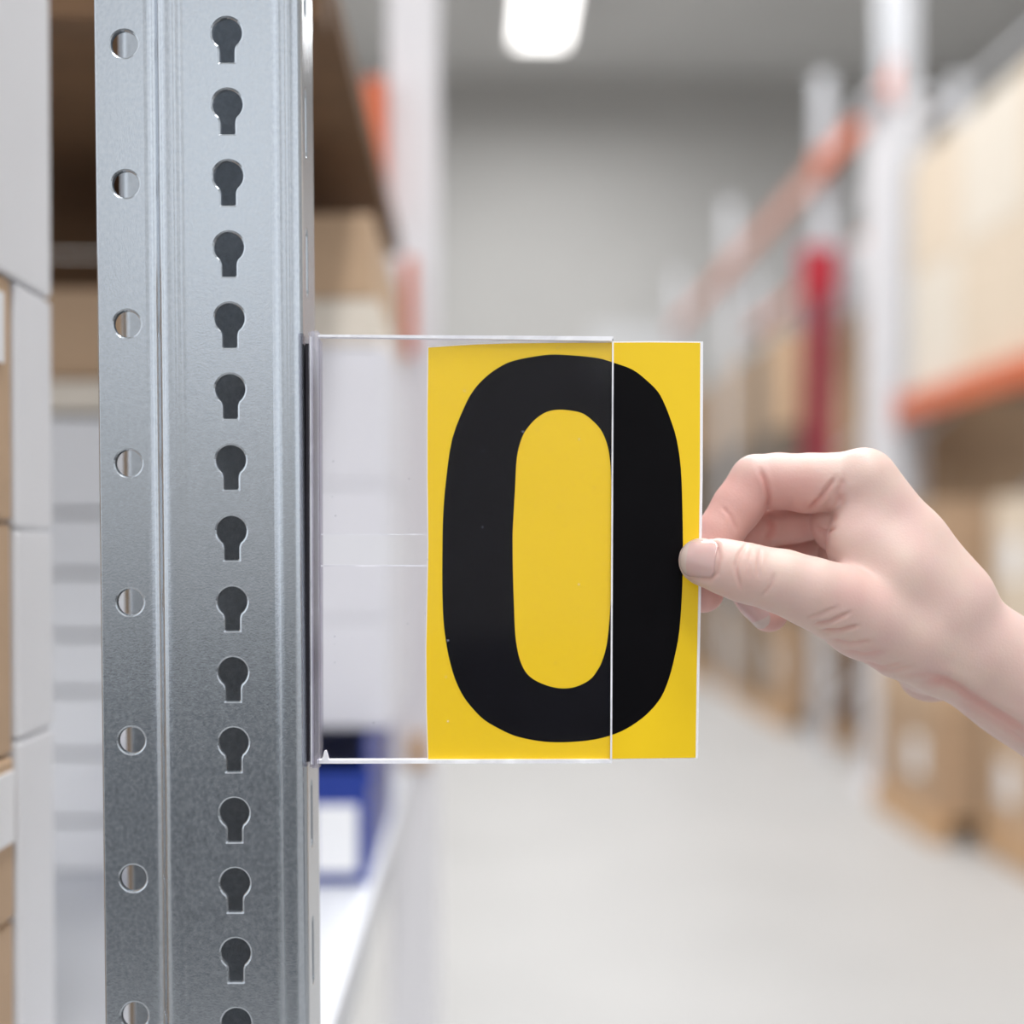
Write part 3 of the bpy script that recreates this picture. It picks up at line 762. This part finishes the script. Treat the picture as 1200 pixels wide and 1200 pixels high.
def surface_nets(s):
    ins = s < 0
    nx, ny, nz = s.shape
    cnt = np.zeros((nx - 1, ny - 1, nz - 1), dtype=np.uint8)
    for i in (0, 1):
        for j in (0, 1):
            for k in (0, 1):
                cnt += ins[i:nx - 1 + i, j:ny - 1 + j, k:nz - 1 + k]
    act = (cnt > 0) & (cnt < 8)
    idx = np.argwhere(act)
    vid = np.full(act.shape, -1, dtype=np.int32); vid[act] = np.arange(len(idx))
    acc = np.zeros((len(idx), 3)); num = np.zeros(len(idx))
    corners = [(i, j, k) for i in (0, 1) for j in (0, 1) for k in (0, 1)]
    val = {c: s[idx[:, 0] + c[0], idx[:, 1] + c[1], idx[:, 2] + c[2]].astype(float) for c in corners}
    for c in corners:
        for ax in range(3):
            if c[ax] == 0:
                d = list(c); d[ax] = 1; d = tuple(d)
                a, b = val[c], val[d]; m = (a < 0) != (b < 0)
                t = np.where(m, a / np.where(m, a - b, 1), 0)
                pt = np.array(c, dtype=float)[None, :].repeat(len(idx), 0); pt[:, ax] += t
                acc[m] += pt[m]; num[m] += 1
    verts = (idx + acc / num[:, None]) * VOX + lo
    quads = []
    for ax in range(3):
        sl0 = [slice(1, -1)] * 3; sl1 = [slice(1, -1)] * 3
        sl0[ax] = slice(0, -1); sl1[ax] = slice(1, None)
        a, b = ins[tuple(sl0)], ins[tuple(sl1)]
        for flip in (False, True):
            m = (a & ~b) if not flip else (~a & b)
            e = np.argwhere(m)
            off = np.array([1, 1, 1]); off[ax] = 0
            e = e + off
            u, v = [(1, 2), (2, 0), (0, 1)][ax]
            def at(du, dv):
                q = e.copy(); q[:, u] -= du; q[:, v] -= dv
                return vid[q[:, 0], q[:, 1], q[:, 2]]
            q = np.stack([at(1, 1), at(0, 1), at(0, 0), at(1, 0)], 1)
            if flip: q = q[:, ::-1]
            quads.append(q)
    quads = np.concatenate(quads)
    return verts, quads[(quads >= 0).all(1)]
hv, hq = surface_nets(sdf)
# drop unconnected inner bits is unnecessary: the field is one solid
def mesh_from(name, v, q):
    me = bpy.data.meshes.new(name)
    me.vertices.add(len(v)); me.vertices.foreach_set('co', np.ascontiguousarray(v, dtype=np.float32).ravel())
    me.loops.add(q.size); me.loops.foreach_set('vertex_index', np.ascontiguousarray(q, dtype=np.int32).ravel())
    me.polygons.add(len(q)); me.polygons.foreach_set('loop_start', np.arange(0, q.size, q.shape[1], dtype=np.int32))
    me.polygons.foreach_set('use_smooth', np.ones(len(q), dtype=bool))
    me.update(calc_edges=True); me.validate()
    return me
def vnormals(v, q):
    n = np.cross(v[q[:, 2]] - v[q[:, 0]], v[q[:, 3]] - v[q[:, 1]])
    out = np.zeros_like(v)
    for k in range(4): np.add.at(out, q[:, k], n)
    return out / (np.linalg.norm(out, axis=1, keepdims=True) + 1e-9)
def relax(v, q, it):
    for _ in range(it):
        s = np.zeros_like(v); c = np.zeros(len(v))
        for k in range(4):
            a, b = q[:, k], q[:, (k + 1) % 4]
            np.add.at(s, a, v[b]); np.add.at(c, a, 1); np.add.at(s, b, v[a]); np.add.at(c, b, 1)
        v = v + 0.5 * (s / np.maximum(c, 1)[:, None] - v)
    return v
hv = relax(hv, hq, 3)
def project(v):
    d = v * 0.001 - np.array(CAM)
    fw = d[:, 1] * math.cos(PITCH) - d[:, 2] * math.sin(PITCH)
    upc = d[:, 1] * math.sin(PITCH) + d[:, 2] * math.cos(PITCH)
    return np.stack([PPX + F * d[:, 0] / fw, PPY - F * upc / fw], 1)
hn = vnormals(hv, hq)
pp = project(hv)
def polydist(pts):
    best = np.full(len(pp), 1e9)
    par = np.zeros(len(pp))
    n = len(pts) - 1
    for k in range(n):
        a, b = np.array(pts[k], float), np.array(pts[k + 1], float)
        ab = b - a; t = np.clip(((pp - a) @ ab) / (ab @ ab), 0, 1)
        d = np.linalg.norm(pp - (a + t[:, None] * ab), axis=1)
        m = d < best; best[m] = d[m]; par[m] = (k + t[m]) / n
    return best, par
disp = np.zeros(len(hv))
# creases of the skin: polyline, width (px), depth (mm), depth range (mm from the card plane), taper
CREASE = [
    ([(875, 637), (866, 650), (862, 662), (865, 678), (870, 693)], 2.0, 0.55, (-40, 5)),
    ([(891, 644), (889, 660), (888, 676)], 1.9, 0.4, (-40, 5)),
    ([(881, 645), (877, 660), (879, 680)], 2.2, 0.22, (-40, 5)),
    ([(908, 672), (903, 687), (893, 699)], 2.0, 0.42, (-40, 5)),
    ([(830, 630), (841, 638), (843, 654), (840, 672), (832, 679), (806, 678)], 2.6, 0.7, (-40, 0)),
    # wrinkles at the base of the thumb
    ([(946, 725), (962, 720), (980, 712)], 2.3, 0.45, (-40, 20)),
    ([(954, 732), (972, 729), (996, 718)], 2.3, 0.9, (-40, 20)),
    ([(962, 739), (984, 739), (1006, 733)], 2.3, 1.0, (-40, 20)),
    ([(974, 749), (996, 755), (1022, 751)], 2.6, 0.65, (-40, 20)),
    ([(990, 762), (1014, 767), (1038, 763)], 2.6, 0.6, (-40, 20)),
    ([(1010, 775), (1034, 782), (1060, 777)], 2.6, 0.6, (-40, 20)),
    ([(1024, 784), (1046, 786), (1070, 781)], 2.4, 0.55, (-40, 20)),
    ([(1060, 792), (1085, 790), (1108, 793)], 3.2, 0.45, (-40, 40)),
    # tendon folds of the wrist
    ([(1085, 799), (1108, 799), (1126, 808), (1144, 822), (1170, 838), (1215, 866)], 6.0, 1.6, (-40, 60)),
    ([(1120, 818), (1150, 838), (1175, 853), (1215, 880)], 4.0, 0.7, (-40, 60)),
    # finger flexion creases
    ([(891, 550), (897, 566), (901, 584), (899, 596)], 2.6, 0.85, (-10, 40)),
    ([(846, 594), (856, 605), (863, 622)], 2.2, 0.3, (-10, 40)),
    ([(900, 606), (905, 618), (901, 632)], 4.0, 0.9, (15, 60)),
    # knuckle base fold and web lines
    ([(979, 560), (971, 571), (960, 586), (947, 598)], 2.8, 1.0, (-10, 40)),
    ([(975, 568), (971, 590), (978, 612)], 4.0, 0.25, (-10, 40)),
    ([(988, 560), (982, 578), (984, 590)], 4.5, 0.7, (-10, 40)),
    ([(980, 618), (968, 624), (955, 618)], 2.6, 0.5, (0, 60)),
    ([(990, 575), (985, 592), (972, 618), (964, 646)], 4.0, 0.3, (-10, 40)),
]
for pts, wd, dep, (d0, d1) in CREASE:
    d, par = polydist(pts)
    m = (hv[:, 1] - 505 > d0) & (hv[:, 1] - 505 < d1) & (hn[:, 1] < 0.15)
    tp = np.clip(np.minimum(par, 1 - par) * 5 + 0.25, 0, 1)
    g = np.exp(-(d / wd) ** 2) - 0.16 * np.exp(-((d - 2.2 * wd) / (1.2 * wd)) ** 2)
    disp += np.where(m, -dep * tp * g, 0)
hv2 = hv + hn * disp[:, None]
# flush: pinker fingers and palm, paler back of the hand
fl = np.zeros(len(hv))
fl += 0.6 * np.clip((985 - pp[:, 0]) / 40, 0, 1) * (hv[:, 1] - 505 > 1.5) * np.clip((pp[:, 1] - 536) / 25, 0.15, 1)
fl += 0.22 * np.exp(-(((pp[:, 0] - 1010) / 40) ** 2 + ((pp[:, 1] - 690) / 30) ** 2))
fl += 0.18 * np.exp(-(((pp[:, 0] - 870) / 25) ** 2 + ((pp[:, 1] - 670) / 30) ** 2))
fl += np.clip(-disp, 0, 1) * 0.6
for _ in range(6):
    s = np.zeros(len(fl)); c = np.zeros(len(fl))
    for k in range(4):
        a, b = hq[:, k], hq[:, (k + 1) % 4]
        np.add.at(s, a, fl[b]); np.add.at(c, a, 1)
    fl = 0.5 * fl + 0.5 * s / np.maximum(c, 1)
fl = np.clip(fl, 0, 1)
wrist = P(1110, 760, 28)
me = mesh_from('hand', hv2 * 0.001 - np.array(wrist), hq)
at = me.attributes.new('flush', 'FLOAT', 'POINT'); at.data.foreach_set('value', fl.astype(np.float32))
person = tag(empty('person', wrist), 'bare right hand and forearm pinching the edge of the yellow card', 'person')
hand = obj('hand', me, M['skin'], person)

# nails
from mathutils.bvhtree import BVHTree
BV = BVHTree.FromPolygons([tuple(v) for v in (hv * 0.001)], [tuple(int(i) for i in q) for q in hq])
def nail(name, base, tip, width, up_hint, arch, lift, parent, m, m2):
    """curved plate from base to tip (mm world), arched across; up_hint = outward normal"""
    base = np.asarray(base); tip = np.asarray(tip)
    ax = tip - base; L = np.linalg.norm(ax); ax /= L
    nr = np.asarray(up_hint, float); nr -= (nr @ ax) * ax; nr /= np.linalg.norm(nr)
    sd = np.cross(ax, nr)
    ns, ntt = 24, 17
    bm = bmesh.new(); top = []; bot = []
    for i in range(ns + 1):
        s = i / ns
        # outline: squarish rounded base, rounded free edge
        wsc = (1 - (1 - min(1, s / 0.22)) ** 3.0 * 0.35) * (1 - max(0, (s - 0.62) / 0.38) ** 2.6) ** 0.5 if s < 1 else 0.0
        wsc = max(wsc, 0.02)
        r1, r2 = [], []
        for j in range(ntt + 1):
            t = (j / ntt * 2 - 1) * wsc
            h = -arch * t * t - lift * (s - 0.35) ** 2
            p = base + ax * L * s + sd * t * width / 2 + nr * h
            hit = BV.ray_cast(Vector((p + nr * 6) * 0.001), Vector(-nr), 0.012)[0]
            if hit is not None:
                hh = (np.array(hit) * 1000 - p) @ nr
                rim = max(0.0, 1 - abs(j / ntt * 2 - 1) ** 4)
                if abs(hh) < 3.0: p = p + nr * (hh + 0.12 + 0.3 * rim)
            r1.append(bm.verts.new((p * 0.001) - np.array(wrist)))
            r2.append(bm.verts.new(((p - nr * 0.5) * 0.001) - np.array(wrist)))
        top.append(r1); bot.append(r2)
    for i in range(ns):
        for j in range(ntt):
            fa = bm.faces.new((top[i][j], top[i + 1][j], top[i + 1][j + 1], top[i][j + 1])); fa.smooth = True
            fb = bm.faces.new((bot[i][j], bot[i][j + 1], bot[i + 1][j + 1], bot[i + 1][j])); fb.smooth = True
            if i > 0.72 * ns: fa.material_index = 1; fb.material_index = 1
    for i in range(ns):
        bm.faces.new((top[i][0], bot[i][0], bot[i + 1][0], top[i + 1][0]))
        bm.faces.new((top[i][-1], top[i + 1][-1], bot[i + 1][-1], bot[i][-1]))
    bm.faces.new([top[0][j] for j in range(ntt + 1)] + [bot[0][j] for j in range(ntt, -1, -1)])
    bmesh.ops.recalc_face_normals(bm, faces=bm.faces)
    mesh = bpy.data.meshes.new(name); bm.to_mesh(mesh); bm.free()
    mesh.materials.append(M[m]); mesh.materials.append(M[m2])
    o = bpy.data.objects.new(name, mesh); COL.objects.link(o); o.parent = parent
    return o
nail('thumbnail', V3(839, 655, -17.6), V3(793.0, 651, -12.2), 13.2, (-0.28, -1.0, 0.12), 2.9, 2.6, hand, 'nail', 'nail_tip')
nail('fingernail', V3(871, 698, 19.8), V3(893, 738, 19.4), 10.0, (-0.8, -0.55, -0.25), 2.2, 0.8, hand, 'nail', 'nail_tip')

# sleeve from which the forearm comes, to the right of the picture
M['sleeve'] = mat('grey_knit', srgb(118, 122, 130), 0.9, 0, 0.08, 60, bump=0.2, bscale=400)
def sleeve():
    a = (V3(1385, 948, 28) + V3(1385, 952, 50)) / 2; b = (V3(1480, 1020, 30) + V3(1480, 1024, 54)) / 2
    ax = (b - a) / np.linalg.norm(b - a)
    sd = np.array([0, 1.0, 0]); sd -= (sd @ ax) * ax; sd /= np.linalg.norm(sd); up_ = np.cross(ax, sd)
    bm = bmesh.new(); rings = []
    prof = [(0, -1.5), (0, 1.5), (4, 3.0), (18, 3.0), (22, 2.0), (60, 4), (120, 8), (200, 12), (290, 15), (310, 10), (318, -10)]
    for (t, g) in prof:
        ring = []
        for k in range(32):
            q = 2 * math.pi * k / 32
            w = 1 + 0.02 * math.sin(3 * q + t * 0.05) * (t > 22)
            p_ = a + ax * t + (sd * (37 + g + t * 0.02) * math.cos(q) + up_ * (26.5 + g + t * 0.02) * math.sin(q)) * w
            ring.append(bm.verts.new(p_ * 0.001 - np.array(wrist)))
        rings.append(ring)
    for r0, r1 in zip(rings[:-1], rings[1:]):
        for k in range(32):
            fc = bm.faces.new((r0[k], r0[(k + 1) % 32], r1[(k + 1) % 32], r1[k])); fc.smooth = True
    bm.faces.new(rings[-1])
    bmesh.ops.recalc_face_normals(bm, faces=bm.faces)
    return bm
obj('sleeve', sleeve(), M['sleeve'], person)
